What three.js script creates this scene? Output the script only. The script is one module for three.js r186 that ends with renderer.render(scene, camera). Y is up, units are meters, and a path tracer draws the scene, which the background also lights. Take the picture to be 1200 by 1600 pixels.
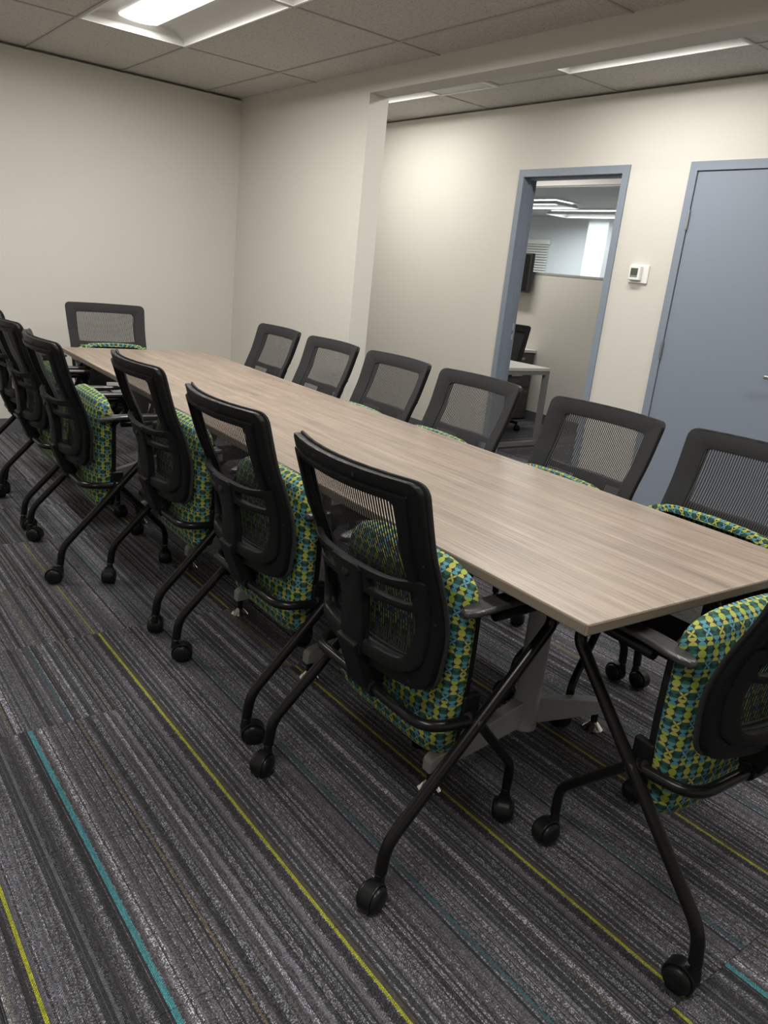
import * as THREE from 'three';
import { RectAreaLightUniformsLib } from 'three/addons/lights/RectAreaLightUniformsLib.js';
import { RoundedBoxGeometry } from 'three/addons/geometries/RoundedBoxGeometry.js';
import { mergeGeometries, toCreasedNormals } from 'three/addons/utils/BufferGeometryUtils.js';
import { TessellateModifier } from 'three/addons/modifiers/TessellateModifier.js';

// ---------------------------------------------------------------- camera, light, exposure
const scene = new THREE.Scene();
const camera = new THREE.PerspectiveCamera(66.36, 0.75, 0.05, 60);
camera.rotation.order = 'YXZ';
camera.position.set(-2.0517, 1.3337, 4.8239);
camera.rotation.set(-0.2945, -0.6761, 0.107);

const renderer = new THREE.WebGLRenderer({ antialias: true });
renderer.toneMapping = THREE.LinearToneMapping;
renderer.toneMappingExposure = 1.28;
renderer.shadowMap.enabled = true;
RectAreaLightUniformsLib.init();
scene.background = new THREE.Color(0, 0, 0);

const LIGHT = new THREE.Color().setRGB(1.0, 0.974, 0.928);        // fluorescent, warm white
const LIGHT_COOL = new THREE.Color().setRGB(0.93, 0.97, 1.0);    // the open office beyond the glass
const POWER = 32;                                                // radiance of a troffer lens

// ---------------------------------------------------------------- measures (metres)
const XB = 0.881, XB2 = 1.021;          // wall and beam on the right of the meeting area
const ZE = -1.026;                      // blank end wall
const XL = -3.4, ZN = 6.4;              // walls behind and beside the camera
const XD = 2.538, XD2 = 2.658;          // wall with the doors
const H1 = 2.45, H2 = 2.63, BEAM = 2.335, ZJ = 0.618;
const XP = 4.27, XP2 = 4.39;            // half-height partition with glass in the office beyond
const XF = 10.4;                        // far wall of the open office
const ZO = -2.6, ZQ = 2.6;              // side walls of the office
const TH = 0.735, TW = 0.883, TL = 3.98, TROT = -0.0354, TX = -0.8689, TZ = 4.0046;
const t2w = (x, y, z) => new THREE.Vector3(TX + Math.cos(TROT) * x + Math.sin(TROT) * z, y, TZ - Math.sin(TROT) * x + Math.cos(TROT) * z);

// ---------------------------------------------------------------- helpers
function rng(seed) { let a = seed >>> 0; return () => { a = (a + 0x6D2B79F5) >>> 0; let t = a; t = Math.imul(t ^ (t >>> 15), t | 1); t ^= t + Math.imul(t ^ (t >>> 7), t | 61); return ((t ^ (t >>> 14)) >>> 0) / 4294967296; }; }
const used = {};
function numbered(n) { used[n] = (used[n] ?? -1) + 1; return used[n] ? `${n}_${String(used[n]).padStart(3, '0')}` : n; }
function shadow(m) { m.castShadow = true; m.receiveShadow = true; return m; }
function part(name, geo, mat, parent) { const m = shadow(new THREE.Mesh(geo, mat)); m.name = name; parent.add(m); return m; }
function thing(name, label, category, group) {
  const g = new THREE.Group(); g.name = numbered(name); g.userData = { label, category };
  if (group) g.userData.group = group;
  scene.add(g); return g;
}
function struct(name, label, category, geo, mat) {
  const m = geo ? shadow(new THREE.Mesh(geo, mat)) : new THREE.Group();
  m.name = name; m.userData = { label, category, kind: 'structure' }; scene.add(m); return m;
}
function box(x0, x1, y0, y1, z0, z1) {          // uv in metres on every face
  const g = new THREE.BoxGeometry(x1 - x0, y1 - y0, z1 - z0).translate((x0 + x1) / 2, (y0 + y1) / 2, (z0 + z1) / 2);
  const p = g.attributes.position, n = g.attributes.normal, uv = g.attributes.uv;
  for (let i = 0; i < p.count; i++) {
    const ax = Math.abs(n.getX(i)), ay = Math.abs(n.getY(i));
    if (ax > 0.5) uv.setXY(i, p.getZ(i), p.getY(i)); else if (ay > 0.5) uv.setXY(i, p.getX(i), p.getZ(i)); else uv.setXY(i, p.getX(i), p.getY(i));
  }
  return g;
}
const rbox = (w, h, d, r, x = 0, y = 0, z = 0, s = 2) => new RoundedBoxGeometry(w, h, d, s, r).translate(x, y, z);
const merge = (a) => { const l = a.map((g) => { const q = g.index ? g.toNonIndexed() : g; for (const k of Object.keys(q.attributes)) if (!['position', 'normal', 'uv'].includes(k)) q.deleteAttribute(k); return q; }); return mergeGeometries(l); };
const cyl = (r0, r1, h, n = 20) => new THREE.CylinderGeometry(r0, r1, h, n);
function roundPath(pts, rad, steps = 6) {        // polyline with rounded corners
  const P = pts.map((p) => new THREE.Vector3(...p)), out = [P[0]];
  for (let i = 1; i < P.length - 1; i++) {
    const a = P[i].clone().sub(P[i - 1]), b = P[i + 1].clone().sub(P[i]);
    const r = Math.min(Array.isArray(rad) ? rad[i - 1] : rad, a.length() * 0.48, b.length() * 0.48);
    const s = P[i].clone().addScaledVector(a.normalize(), -r), e = P[i].clone().addScaledVector(b.normalize(), r);
    const c = new THREE.QuadraticBezierCurve3(s, P[i], e);
    for (let k = 0; k <= steps; k++) out.push(c.getPoint(k / steps));
  }
  out.push(P[P.length - 1]); return out;
}
function sweep(pts, r, n = 12, closed = true) {  // round tube along a point list
  const pos = [], nor = [], uv = [], idx = []; let N = new THREE.Vector3(), len = 0;
  const T = pts.map((p, i) => pts[Math.min(i + 1, pts.length - 1)].clone().sub(pts[Math.max(i - 1, 0)]).normalize());
  N.set(Math.abs(T[0].y) > 0.9 ? 1 : 0, Math.abs(T[0].y) > 0.9 ? 0 : 1, 0).cross(T[0]).normalize();
  pts.forEach((p, i) => {
    if (i) { len += p.distanceTo(pts[i - 1]); N.addScaledVector(T[i], -N.dot(T[i])).normalize(); }
    const B = T[i].clone().cross(N);
    for (let k = 0; k <= n; k++) {
      const a = k / n * Math.PI * 2, d = N.clone().multiplyScalar(Math.cos(a)).addScaledVector(B, Math.sin(a));
      pos.push(p.x + d.x * r, p.y + d.y * r, p.z + d.z * r); nor.push(d.x, d.y, d.z); uv.push(k / n * r * 6.28, len);
      if (i && k < n) { const q = (i - 1) * (n + 1) + k, w = q + n + 1; idx.push(q, q + 1, w, q + 1, w + 1, w); }
    }
  });
  if (closed) for (const [e, s] of [[0, -1], [pts.length - 1, 1]]) {
    const b = pos.length / 3, t = T[e]; pos.push(pts[e].x, pts[e].y, pts[e].z); nor.push(t.x * s, t.y * s, t.z * s); uv.push(0, 0);
    for (let k = 0; k <= n; k++) { const o = e * (n + 1) + k; pos.push(pos[o * 3], pos[o * 3 + 1], pos[o * 3 + 2]); nor.push(t.x * s, t.y * s, t.z * s); uv.push(0, 0); if (k < n) s > 0 ? idx.push(b, b + 1 + k, b + 2 + k) : idx.push(b, b + 2 + k, b + 1 + k); }
  }
  const g = new THREE.BufferGeometry();
  g.setAttribute('position', new THREE.Float32BufferAttribute(pos, 3)); g.setAttribute('normal', new THREE.Float32BufferAttribute(nor, 3)); g.setAttribute('uv', new THREE.Float32BufferAttribute(uv, 2)); g.setIndex(idx);
  return g;
}
const tube = (pts, rad, r, n) => sweep(roundPath(pts, rad), r, n);

// ---------------------------------------------------------------- textures
function dataTex(w, h, fn, srgb = true, repeat = true) {
  const d = new Uint8Array(w * h * 4), c = [0, 0, 0];
  for (let y = 0; y < h; y++) for (let x = 0; x < w; x++) { fn(x, y, c); const i = (y * w + x) * 4; d[i] = c[0]; d[i + 1] = c[1]; d[i + 2] = c[2]; d[i + 3] = 255; }
  const t = new THREE.DataTexture(d, w, h); t.magFilter = THREE.LinearFilter; t.minFilter = THREE.LinearMipmapLinearFilter; t.generateMipmaps = true;
  if (repeat) t.wrapS = t.wrapT = THREE.RepeatWrapping;
  if (srgb) t.colorSpace = THREE.SRGBColorSpace;
  t.needsUpdate = true; return t;
}
function noiseGrid(n, seed) { const r = rng(seed), a = new Float32Array(n * n); for (let i = 0; i < a.length; i++) a[i] = r(); return (x, y) => { x = ((x % n) + n) % n; y = ((y % n) + n) % n; const x0 = Math.floor(x), y0 = Math.floor(y), x1 = (x0 + 1) % n, y1 = (y0 + 1) % n; let u = x - x0, v = y - y0; u = u * u * (3 - 2 * u); v = v * v * (3 - 2 * v); return (a[y0 * n + x0] * (1 - u) + a[y0 * n + x1] * u) * (1 - v) + (a[y1 * n + x0] * (1 - u) + a[y1 * n + x1] * u) * v; }; }
const clamp = (v, a = 0, b = 255) => Math.min(b, Math.max(a, v));

// carpet: rows of loops, dyed in bands; u across, v along the stripes, one texture for one carpet tile
const CT = 0.5128;
function carpetTex(seed, accents) {
  const W = 1024, Hh = 512, r = rng(seed), rows = 205, row = [];
  let k = 0;
  while (k < rows) {
    const w = 1 + Math.floor(r() * r() * 5.5), t = r(), base = t < 0.30 ? 62 + r() * 20 : t < 0.76 ? 101 + r() * 22 : t < 0.96 ? 124 + r() * 20 : 146 + r() * 16;
    const tint = r(); const c = tint < 0.3 ? [base * 0.99, base * 0.955, base * 1.03] : tint < 0.88 ? [base * 0.965, base * 0.965, base * 1.03] : [base * 1.02, base * 1.0, base * 0.97];
    const fleck = 0.35 + r() * 0.5, dash = r() < 0.45 ? 1 : 0;
    for (let j = 0; j < w && k < rows; j++, k++) row[k] = { c, fleck, dash, ph: r() * 50, pale: r() };
  }
  for (const [u, w, c, mixv] of accents) for (let j = 0; j < w; j++) { const q = Math.round(u * rows) + j; if (q >= 0 && q < rows) row[q] = { c, fleck: 0.35, dash: 0, ph: r() * 50, pale: 0, mixv, accent: true }; }
  const n1 = noiseGrid(256, seed + 7), n2 = noiseGrid(128, seed + 9);
  return dataTex(W, Hh, (x, y, c) => {
    const f = x / W * rows, q = Math.min(rows - 1, Math.floor(f)), R = row[q], e = Math.abs(f - q - 0.5) * 2;
    const loop = 0.5 + 0.5 * Math.sin((y * 0.95 + R.ph) * 1.25);
    const n = n1(q * 1.7 + 0.3, y * 0.5 + R.ph), m = n2(q * 0.6, y * 0.06 + R.ph);
    let s = (1 - 0.32 * e * e) * (0.8 + 0.2 * loop) * (1 + R.fleck * (n - 0.5) * 1.1) * (0.9 + 0.2 * m);
    if (R.dash && n > 0.62) s *= 1.45;
    if (R.accent && n > R.mixv) { c[0] = clamp(74 * s); c[1] = clamp(72 * s); c[2] = clamp(74 * s); return; }
    c[0] = clamp(R.c[0] * s); c[1] = clamp(R.c[1] * s); c[2] = clamp(R.c[2] * s);
  });
}
const YEL = [212, 216, 62], YEL2 = [150, 142, 96], CYA = [98, 182, 192], CYA2 = [80, 128, 136], TAN = [150, 136, 104];
const carpetTexs = [
  carpetTex(11, [[0.195, 3, YEL, 0.93], [0.212, 4, [116, 106, 96], 0.7], [0.65, 3, CYA2, 0.75]]),
  carpetTex(23, [[0.11, 3, YEL, 0.92], [0.495, 5, CYA, 0.93], [0.755, 2, TAN, 0.75]]),
  carpetTex(37, [[0.17, 2, [198, 202, 60], 0.9], [0.53, 3, CYA2, 0.85]]),
  carpetTex(41, [[0.72, 2, CYA2, 0.85], [0.42, 2, TAN, 0.55]]),
  carpetTex(59, [[0.8, 2, TAN, 0.7], [0.3, 2, YEL2, 0.6]]),
];
const carpetBump = (() => { const n = noiseGrid(256, 5); return dataTex(1024, 512, (x, y, c) => { const f = x / 1024 * 205, e = Math.abs(f - Math.floor(f) - 0.5) * 2; const v = 255 * clamp((1 - e * e) * (0.45 + 0.3 * Math.sin(y * 1.19 + Math.floor(f) * 2.3) + 0.35 * n(Math.floor(f) * 1.7, y * 0.5)), 0, 1); c[0] = c[1] = c[2] = v; }, false); })();

// seat fabric: columns of halved discs, some broken by petals crossed to an X; 8 x 8 cells of 17.5 mm
const fabricTex = (() => {
  const N = 8, S = 96, NAVY = [33, 34, 46];
  const Y = [172, 170, 82], L = [150, 168, 62], B = [80, 142, 148], G = [22, 78, 64], G2 = [34, 94, 80], X = [166, 172, 74], XB = [88, 148, 160];
  // each column repeats after four cells: [top half, bottom half] of a disc; null half plus petals where the X stands
  const kinds = [[[B, L], [L, L], [Y, G], [G, B]], [[Y, G], [G2, B], [B, null], [null, Y]], [[L, Y], [Y, G2], [G, B], [B, L]], [[G, B], [B, null], [null, L], [Y, G]]];
  const shift = [3, 3, 2, 2, 3, 3, 2, 2], kind = [0, 1, 2, 3, 0, 1, 2, 3];
  return dataTex(N * S, N * S, (x, y, c) => {
    const i = Math.floor(x / S), k = kinds[kind[i]], row = 8 - y / S + shift[i], j = Math.floor(row) % 4, u = (x % S) / S * 2 - 1, v = (row - Math.floor(row)) * 2 - 1;   // v runs down the column
    let col = NAVY; const rr = Math.hypot(u * 1.03, v);
    const half = k[j][v < 0 ? 0 : 1];
    if (half && rr < 0.995) col = half;
    // petals centred on the joint between a cell without bottom and a cell without top
    const p0 = k[j][1] === null && v >= 0 ? v - 1 : k[j][0] === null && v < 0 ? v + 1 : null;
    if (p0 !== null) { const p = (u + p0) / 1.414, m = (u - p0) / 1.414, in1 = Math.abs(p) < 0.24 * Math.sin(Math.min(1, Math.abs(m) / 1.36) * Math.PI) + 0.04, in2 = Math.abs(m) < 0.24 * Math.sin(Math.min(1, Math.abs(p) / 1.36) * Math.PI) + 0.04; if (in1 || in2) col = i % 4 === 3 ? XB : X; }
    const w = 0.93 + 0.07 * Math.sin(x * 1.6) * Math.sin(y * 1.6);
    c[0] = col[0] * w; c[1] = col[1] * w; c[2] = col[2] * w;
  });
})();
fabricTex.repeat.set(1 / 0.14, 1 / 0.14);

// table laminate: long fine grain along v
const woodTex = (() => {
  const n1 = noiseGrid(512, 3), n2 = noiseGrid(128, 4), n3 = noiseGrid(512, 6);
  return dataTex(1024, 1024, (x, y, c) => {
    const w = n2(x * 0.05, y * 0.01) * 6;
    const f = n1(x * 0.5 + w * 0.6, y * 0.012) * 0.5 + n3(x * 0.16 + w * 0.5, y * 0.006 + 40) * 0.35 + n2(x * 0.03125, y * 0.0078) * 0.3;
    let s = 0.76 + 0.44 * f; const d = n3(x * 0.5, y * 0.02 + 9); if (d > 0.74) s *= 1 - (d - 0.74) * 0.9; const e2 = n1(x * 0.25 + 77, y * 0.016); if (e2 > 0.7) s *= 1 + (e2 - 0.7) * 0.35;
    c[0] = clamp(138 * s); c[1] = clamp(124 * s); c[2] = clamp(111 * s);
  });
})();
woodTex.repeat.set(1 / 0.883, 1 / 2.4);
const tileTex = (() => { const n = noiseGrid(256, 12), r = rng(14), W = 512, pits = new Float32Array(W * W); for (let k = 0; k < 2600; k++) { const cx = r() * W, cy = r() * W, a = 0.5 + r() * 1.2, ang = r() * 3.1, l = 1 + r() * 3; for (let t = -l; t <= l; t += 0.5) { const X = Math.floor(cx + Math.cos(ang) * t + W) % W, Y = Math.floor(cy + Math.sin(ang) * t + W) % W; pits[Y * W + X] = Math.max(pits[Y * W + X], a); } } return { map: dataTex(W, W, (x, y, c) => { const v = 196 + 14 * (n(x * 0.5, y * 0.5) - 0.5) - 80 * Math.min(1, pits[y * W + x]); c[0] = v; c[1] = v * 0.985; c[2] = v * 0.955; }), bump: dataTex(W, W, (x, y, c) => { c[0] = c[1] = c[2] = clamp(190 + 60 * (n(x * 0.5, y * 0.5) - 0.5) - 150 * Math.min(1, pits[y * W + x])); }, false) }; })();
for (const k of ['map', 'bump']) tileTex[k].repeat.set(1 / 0.61, 1 / 0.61);
const plasterBump = (() => { const a = noiseGrid(256, 31), b = noiseGrid(64, 32); return dataTex(512, 512, (x, y, c) => { c[0] = c[1] = c[2] = clamp(128 + 70 * (a(x * 0.5, y * 0.5) - 0.5) + 50 * (b(x * 0.125, y * 0.125) - 0.5)); }, false); })();
plasterBump.repeat.set(2.2, 2.2);
const grainBump = (() => { const a = noiseGrid(256, 51); return dataTex(256, 256, (x, y, c) => { c[0] = c[1] = c[2] = 255 * a(x, y); }, false); })();
grainBump.repeat.set(14, 14);
const weaveTex = (() => dataTex(128, 128, (x, y, c) => { const a = (Math.floor(x / 8) + Math.floor(y / 16) * 0.5) % 1; const v = 0.72 + 0.28 * Math.sin(x / 8 * 6.283) * Math.sin((y / 16 + a) * 6.283); c[0] = 42 * v; c[1] = 42 * v; c[2] = 45 * v; }))();
weaveTex.repeat.set(1 / 0.04, 1 / 0.04);

// ---------------------------------------------------------------- materials
const std = (o) => new THREE.MeshStandardMaterial(o);
const phys = (o) => new THREE.MeshPhysicalMaterial(o);
const lin = (r, g, b) => new THREE.Color().setRGB(r, g, b);
const M = {
  wall: std({ color: lin(0.60, 0.577, 0.525), roughness: 0.75, bumpMap: plasterBump, bumpScale: 0.0006 }),
  wallCool: std({ color: lin(0.68, 0.70, 0.71), roughness: 0.8 }),
  blue: std({ color: lin(0.215, 0.25, 0.305), roughness: 0.42 }),
  base: std({ color: lin(0.10, 0.10, 0.108), roughness: 0.55 }),
  grid: std({ color: lin(0.44, 0.425, 0.395), roughness: 0.6 }),
  tile: std({ map: tileTex.map, bumpMap: tileTex.bump, bumpScale: 0.0015, roughness: 0.95 }),
  concrete: std({ color: lin(0.3, 0.29, 0.28), roughness: 0.9 }),
  white: std({ color: lin(0.78, 0.77, 0.74), roughness: 0.45 }),
  reflector: std({ color: lin(0.52, 0.51, 0.49), roughness: 0.4 }),
  lens: std({ color: lin(0.8, 0.8, 0.78), emissive: LIGHT, emissiveIntensity: 3, roughness: 0.6 }),
  lensCool: std({ color: lin(0.8, 0.8, 0.8), emissive: LIGHT_COOL, emissiveIntensity: 5, roughness: 0.6 }),
  vent: std({ color: lin(0.47, 0.48, 0.46), roughness: 0.5 }),
  wood: std({ map: woodTex, roughness: 0.36 }),
  woodEdge: std({ color: lin(0.2, 0.165, 0.13), roughness: 0.5 }),
  underside: std({ color: lin(0.26, 0.225, 0.185), roughness: 0.8 }),
  legGrey: std({ color: lin(0.38, 0.38, 0.37), roughness: 0.42, metalness: 0.2 }),
  chrome: std({ color: lin(0.82, 0.82, 0.82), roughness: 0.08, metalness: 1 }),
  plate: std({ color: lin(0.55, 0.56, 0.57), roughness: 0.4, metalness: 0.3 }),
  steel: std({ color: lin(0.45, 0.45, 0.44), roughness: 0.3, metalness: 1 }),
  plastic: phys({ color: lin(0.0055, 0.0056, 0.006), specularIntensity: 0.45, roughness: 0.42, bumpMap: grainBump, bumpScale: 0.0002 }),
  plasticMatte: phys({ color: lin(0.0075, 0.0077, 0.008), specularIntensity: 0.45, roughness: 0.52 }),
  tubeBlack: phys({ color: lin(0.006, 0.0057, 0.0057), specularIntensity: 0.6, roughness: 0.28 }),
  armPad: std({ color: lin(0.035, 0.034, 0.034), roughness: 0.36 }),
  wheel: phys({ color: lin(0.008, 0.0084, 0.009), specularIntensity: 0.6, roughness: 0.36 }),
  fabric: std({ map: fabricTex, roughness: 0.85 }),
  mesh: std({ color: lin(0.020, 0.020, 0.021), roughness: 0.75, side: THREE.DoubleSide }),
  meshBorder: std({ map: weaveTex, roughness: 0.85, side: THREE.DoubleSide }),
  sticker: null,
  hole: std({ color: lin(0.002, 0.002, 0.002), roughness: 0.9 }),  // near-black colour standing in for the shade inside small holes
  screen: std({ color: lin(0.075, 0.082, 0.065), roughness: 0.25 }),
  screenStrip: std({ color: lin(0.19, 0.22, 0.235), roughness: 0.3 }),
  deskTop: std({ color: lin(0.72, 0.70, 0.66), roughness: 0.4 }),
  deskLeg: std({ color: lin(0.30, 0.30, 0.29), roughness: 0.4, metalness: 0.3 }),
  cabinet: std({ color: lin(0.075, 0.074, 0.072), roughness: 0.5 }),
  glass: new THREE.MeshPhysicalMaterial({ color: lin(0.97, 0.99, 0.985), roughness: 0.0, transmission: 1, thickness: 0, ior: 1.5 }),
  tv: std({ color: lin(0.006, 0.006, 0.007), roughness: 0.18 }),
  tvBezel: std({ color: lin(0.03, 0.03, 0.032), roughness: 0.4 }),
  blind: std({ color: lin(0.74, 0.73, 0.66), roughness: 0.6 }),
};
M.carpet = carpetTexs.map((t) => std({ map: t, roughness: 0.97, bumpMap: carpetBump, bumpScale: 0.004 }));
{ // seat label: pale card with rows of fine print too small to read
  const cv = document.createElement('canvas'); cv.width = 256; cv.height = 200; const c = cv.getContext('2d');
  c.fillStyle = '#d6d7d4'; c.fillRect(0, 0, 256, 200); c.fillStyle = '#6e7072';
  const r = rng(8); for (const y of [22, 36, 50, 88, 102, 116, 150, 164]) { let x = 16; const end = 90 + r() * 140; while (x < end) { const w = 6 + r() * 20; c.fillRect(x, y, w, 4); x += w + 5; } }
  c.fillRect(16, 70, 224, 2);
  const t = new THREE.CanvasTexture(cv); t.colorSpace = THREE.SRGBColorSpace; M.sticker = std({ map: t, roughness: 0.5 });
}

// ================================================================ the room
// ---- floor of carpet tiles
{
  const floor = struct('floor', 'dark grey striped carpet tiles with thin lime and teal lines', 'floor');
  part('subfloor', box(XL - 0.1, XF + 0.1, -0.16, -0.008, ZE - 9, ZN + 0.1), M.base, floor);
  const g = new RoundedBoxGeometry(CT - 0.0006, 0.012, CT - 0.0006, 1, 0.0012);
  { const p = g.attributes.position, uv = g.attributes.uv; for (let i = 0; i < p.count; i++) uv.setXY(i, p.getX(i) / CT + 0.5, p.getZ(i) / CT + 0.5); }
  const x0 = -1.33, z0 = 2.24, r = rng(99);
  const set = { '0,0': 0, '0,1': 0, '0,2': 0, '0,3': 0, '1,1': 0, '1,2': 0, '1,3': 0, '2,2': 0, '2,3': 0, '1,0': 2, '-1,0': 3, '-1,1': 1, '-1,2': 1, '-1,3': 1, '0,-1': 2, '-1,-1': 4, '1,4': 1, '0,4': 4, '0,-2': 2, '1,-1': 0, '2,1': 0, '2,0': 2 };
  for (let i = -4; i <= 7; i++) for (let j = -10; j <= 8; j++) {
    const x = x0 + (i + 0.5) * CT, z = z0 + (j + 0.5) * CT;
    if (x - CT / 2 > XD + 0.2 || z + CT / 2 < (x > XB ? ZO : ZE) || z - CT / 2 > ZN || x + CT / 2 < XL) continue;
    const v = set[`${i},${j}`] ?? [0, 2, 3, 4, 0, 2, 4][Math.floor(r() * 7)];
    const m = part('carpet_tile', g, M.carpet[v], floor); m.position.set(x, -0.006 + (r() - 0.5) * 0.0005, z);
  }
  // office beyond the doorway: tiles laid crosswise
  for (let i = 0; i < 4; i++) for (let j = 0; j < 7; j++) { const m = part('carpet_tile', g, M.carpet[[3, 4, 2][(i * 3 + j * 2) % 3]], floor); m.rotation.y = Math.PI / 2; m.position.set(XD + 0.245 + (i + 0.5) * CT, -0.006, 1.45 - (j + 0.5) * CT); }
}

// ---- walls
struct('wall_far', 'plain warm white end wall behind the table', 'wall', merge([box(XL - 0.12, XB, -0.01, H1 - 0.011, ZE - 0.12, ZE), box(XL - 0.12, XB, H1 - 0.011, H2 + 0.3, ZE - 0.12, ZE - 0.07)]), M.wall);   // stops short of the ceiling: an open reveal
struct('wall_left', 'plain warm white side wall', 'wall', box(XL - 0.12, XL, -0.01, H2 + 0.3, ZE, ZN), M.wall);
struct('wall_back', 'plain warm white wall behind the viewer', 'wall', box(XL - 0.12, XD, -0.01, H2 + 0.3, ZN, ZN + 0.12), M.wall);
struct('wall_right', 'short warm white wall and dropped beam beside the wide opening', 'wall', merge([box(XB, XB2, -0.01, BEAM, ZO, ZJ), box(XB, XB2, BEAM, H2 + 0.3, ZO, ZN)]), M.wall);
const D1a = 0.300, D1b = 1.296, D2a = 1.745, D2b = 2.775, DH = 2.176;     // outer edges of the two door frames
struct('wall_doors', 'warm white wall with two blue grey doorways', 'wall', merge([
  box(XD, XD2, -0.01, H2 - 0.009, ZO - 0.12, D1a), box(XD, XD2, -0.01, H2 - 0.009, D1b, D2a), box(XD, XD2, -0.01, H2 - 0.009, D2b, ZN),
  box(XD, XD2, DH, H2 - 0.009, D1a, D1b), box(XD, XD2, DH, H2 - 0.009, D2a, D2b), box(XD + 0.07, XD2, H2 - 0.009, H2 + 0.3, ZO - 0.12, ZN)]), M.wall);
struct('wall_alcove', 'warm white wall closing the side aisle', 'wall', box(XB, XD, -0.01, H2 + 0.3, ZO - 0.12, ZO), M.wall);
struct('wall_office_left', 'warm white side wall of the small office', 'wall', box(XD2, XP, -0.01, H2 + 0.3, ZO - 0.12, ZO), M.wall);
struct('wall_office_right', 'warm white side wall of the small office', 'wall', box(XD2, XP, -0.01, H2 + 0.3, ZQ, ZQ + 0.12), M.wall);
struct('wall_partition', 'cream half wall below the glazing of the small office', 'wall', merge([box(XP, XP2, -0.01, 1.485, -9, ZQ + 0.12), box(XP, XP2, 2.385, H2 + 0.3, -9, ZQ + 0.12), box(XP, XP2, 1.485, 2.385, 0.35, ZQ + 0.12)]), M.wall);
struct('wall_open_office', 'pale cool walls of the open office beyond the glass', 'wall', merge([box(XF, XF + 0.12, -0.01, H2 + 0.3, -9, 3), box(XP2, XF, -0.01, H2 + 0.3, -9.12, -9), box(XP2, XF, -0.01, H2 + 0.3, 0.4, 0.52)]), M.wallCool);
{ const p = struct('wall_pillar', 'pale square pillar in the open office beyond the glass', 'pillar', box(10.0, XF, 0, H2 + 0.1, -5.15, -4.7), M.wallCool); }

// ---- baseboards
struct('baseboard_far', 'dark grey rubber baseboard on the end wall', 'baseboard', box(XL, XB, 0, 0.1, ZE, ZE + 0.008), M.base);
struct('baseboard_right', 'dark grey rubber baseboard on the short wall', 'baseboard', merge([box(XB - 0.008, XB, 0, 0.1, ZE, ZJ + 0.008), box(XB, XB2, 0, 0.1, ZJ, ZJ + 0.008)]), M.base);
struct('baseboard_doors', 'dark grey rubber baseboard on the wall with doors', 'baseboard', merge([box(XD - 0.008, XD, 0, 0.1, ZO, D1a), box(XD - 0.008, XD, 0, 0.1, D1b, D2a), box(XD - 0.008, XD, 0, 0.1, D2b, ZN)]), M.base);
struct('baseboard_office', 'dark grey rubber baseboard under the half wall', 'baseboard', box(XP - 0.008, XP, 0, 0.1, ZO, ZQ), M.base);

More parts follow.
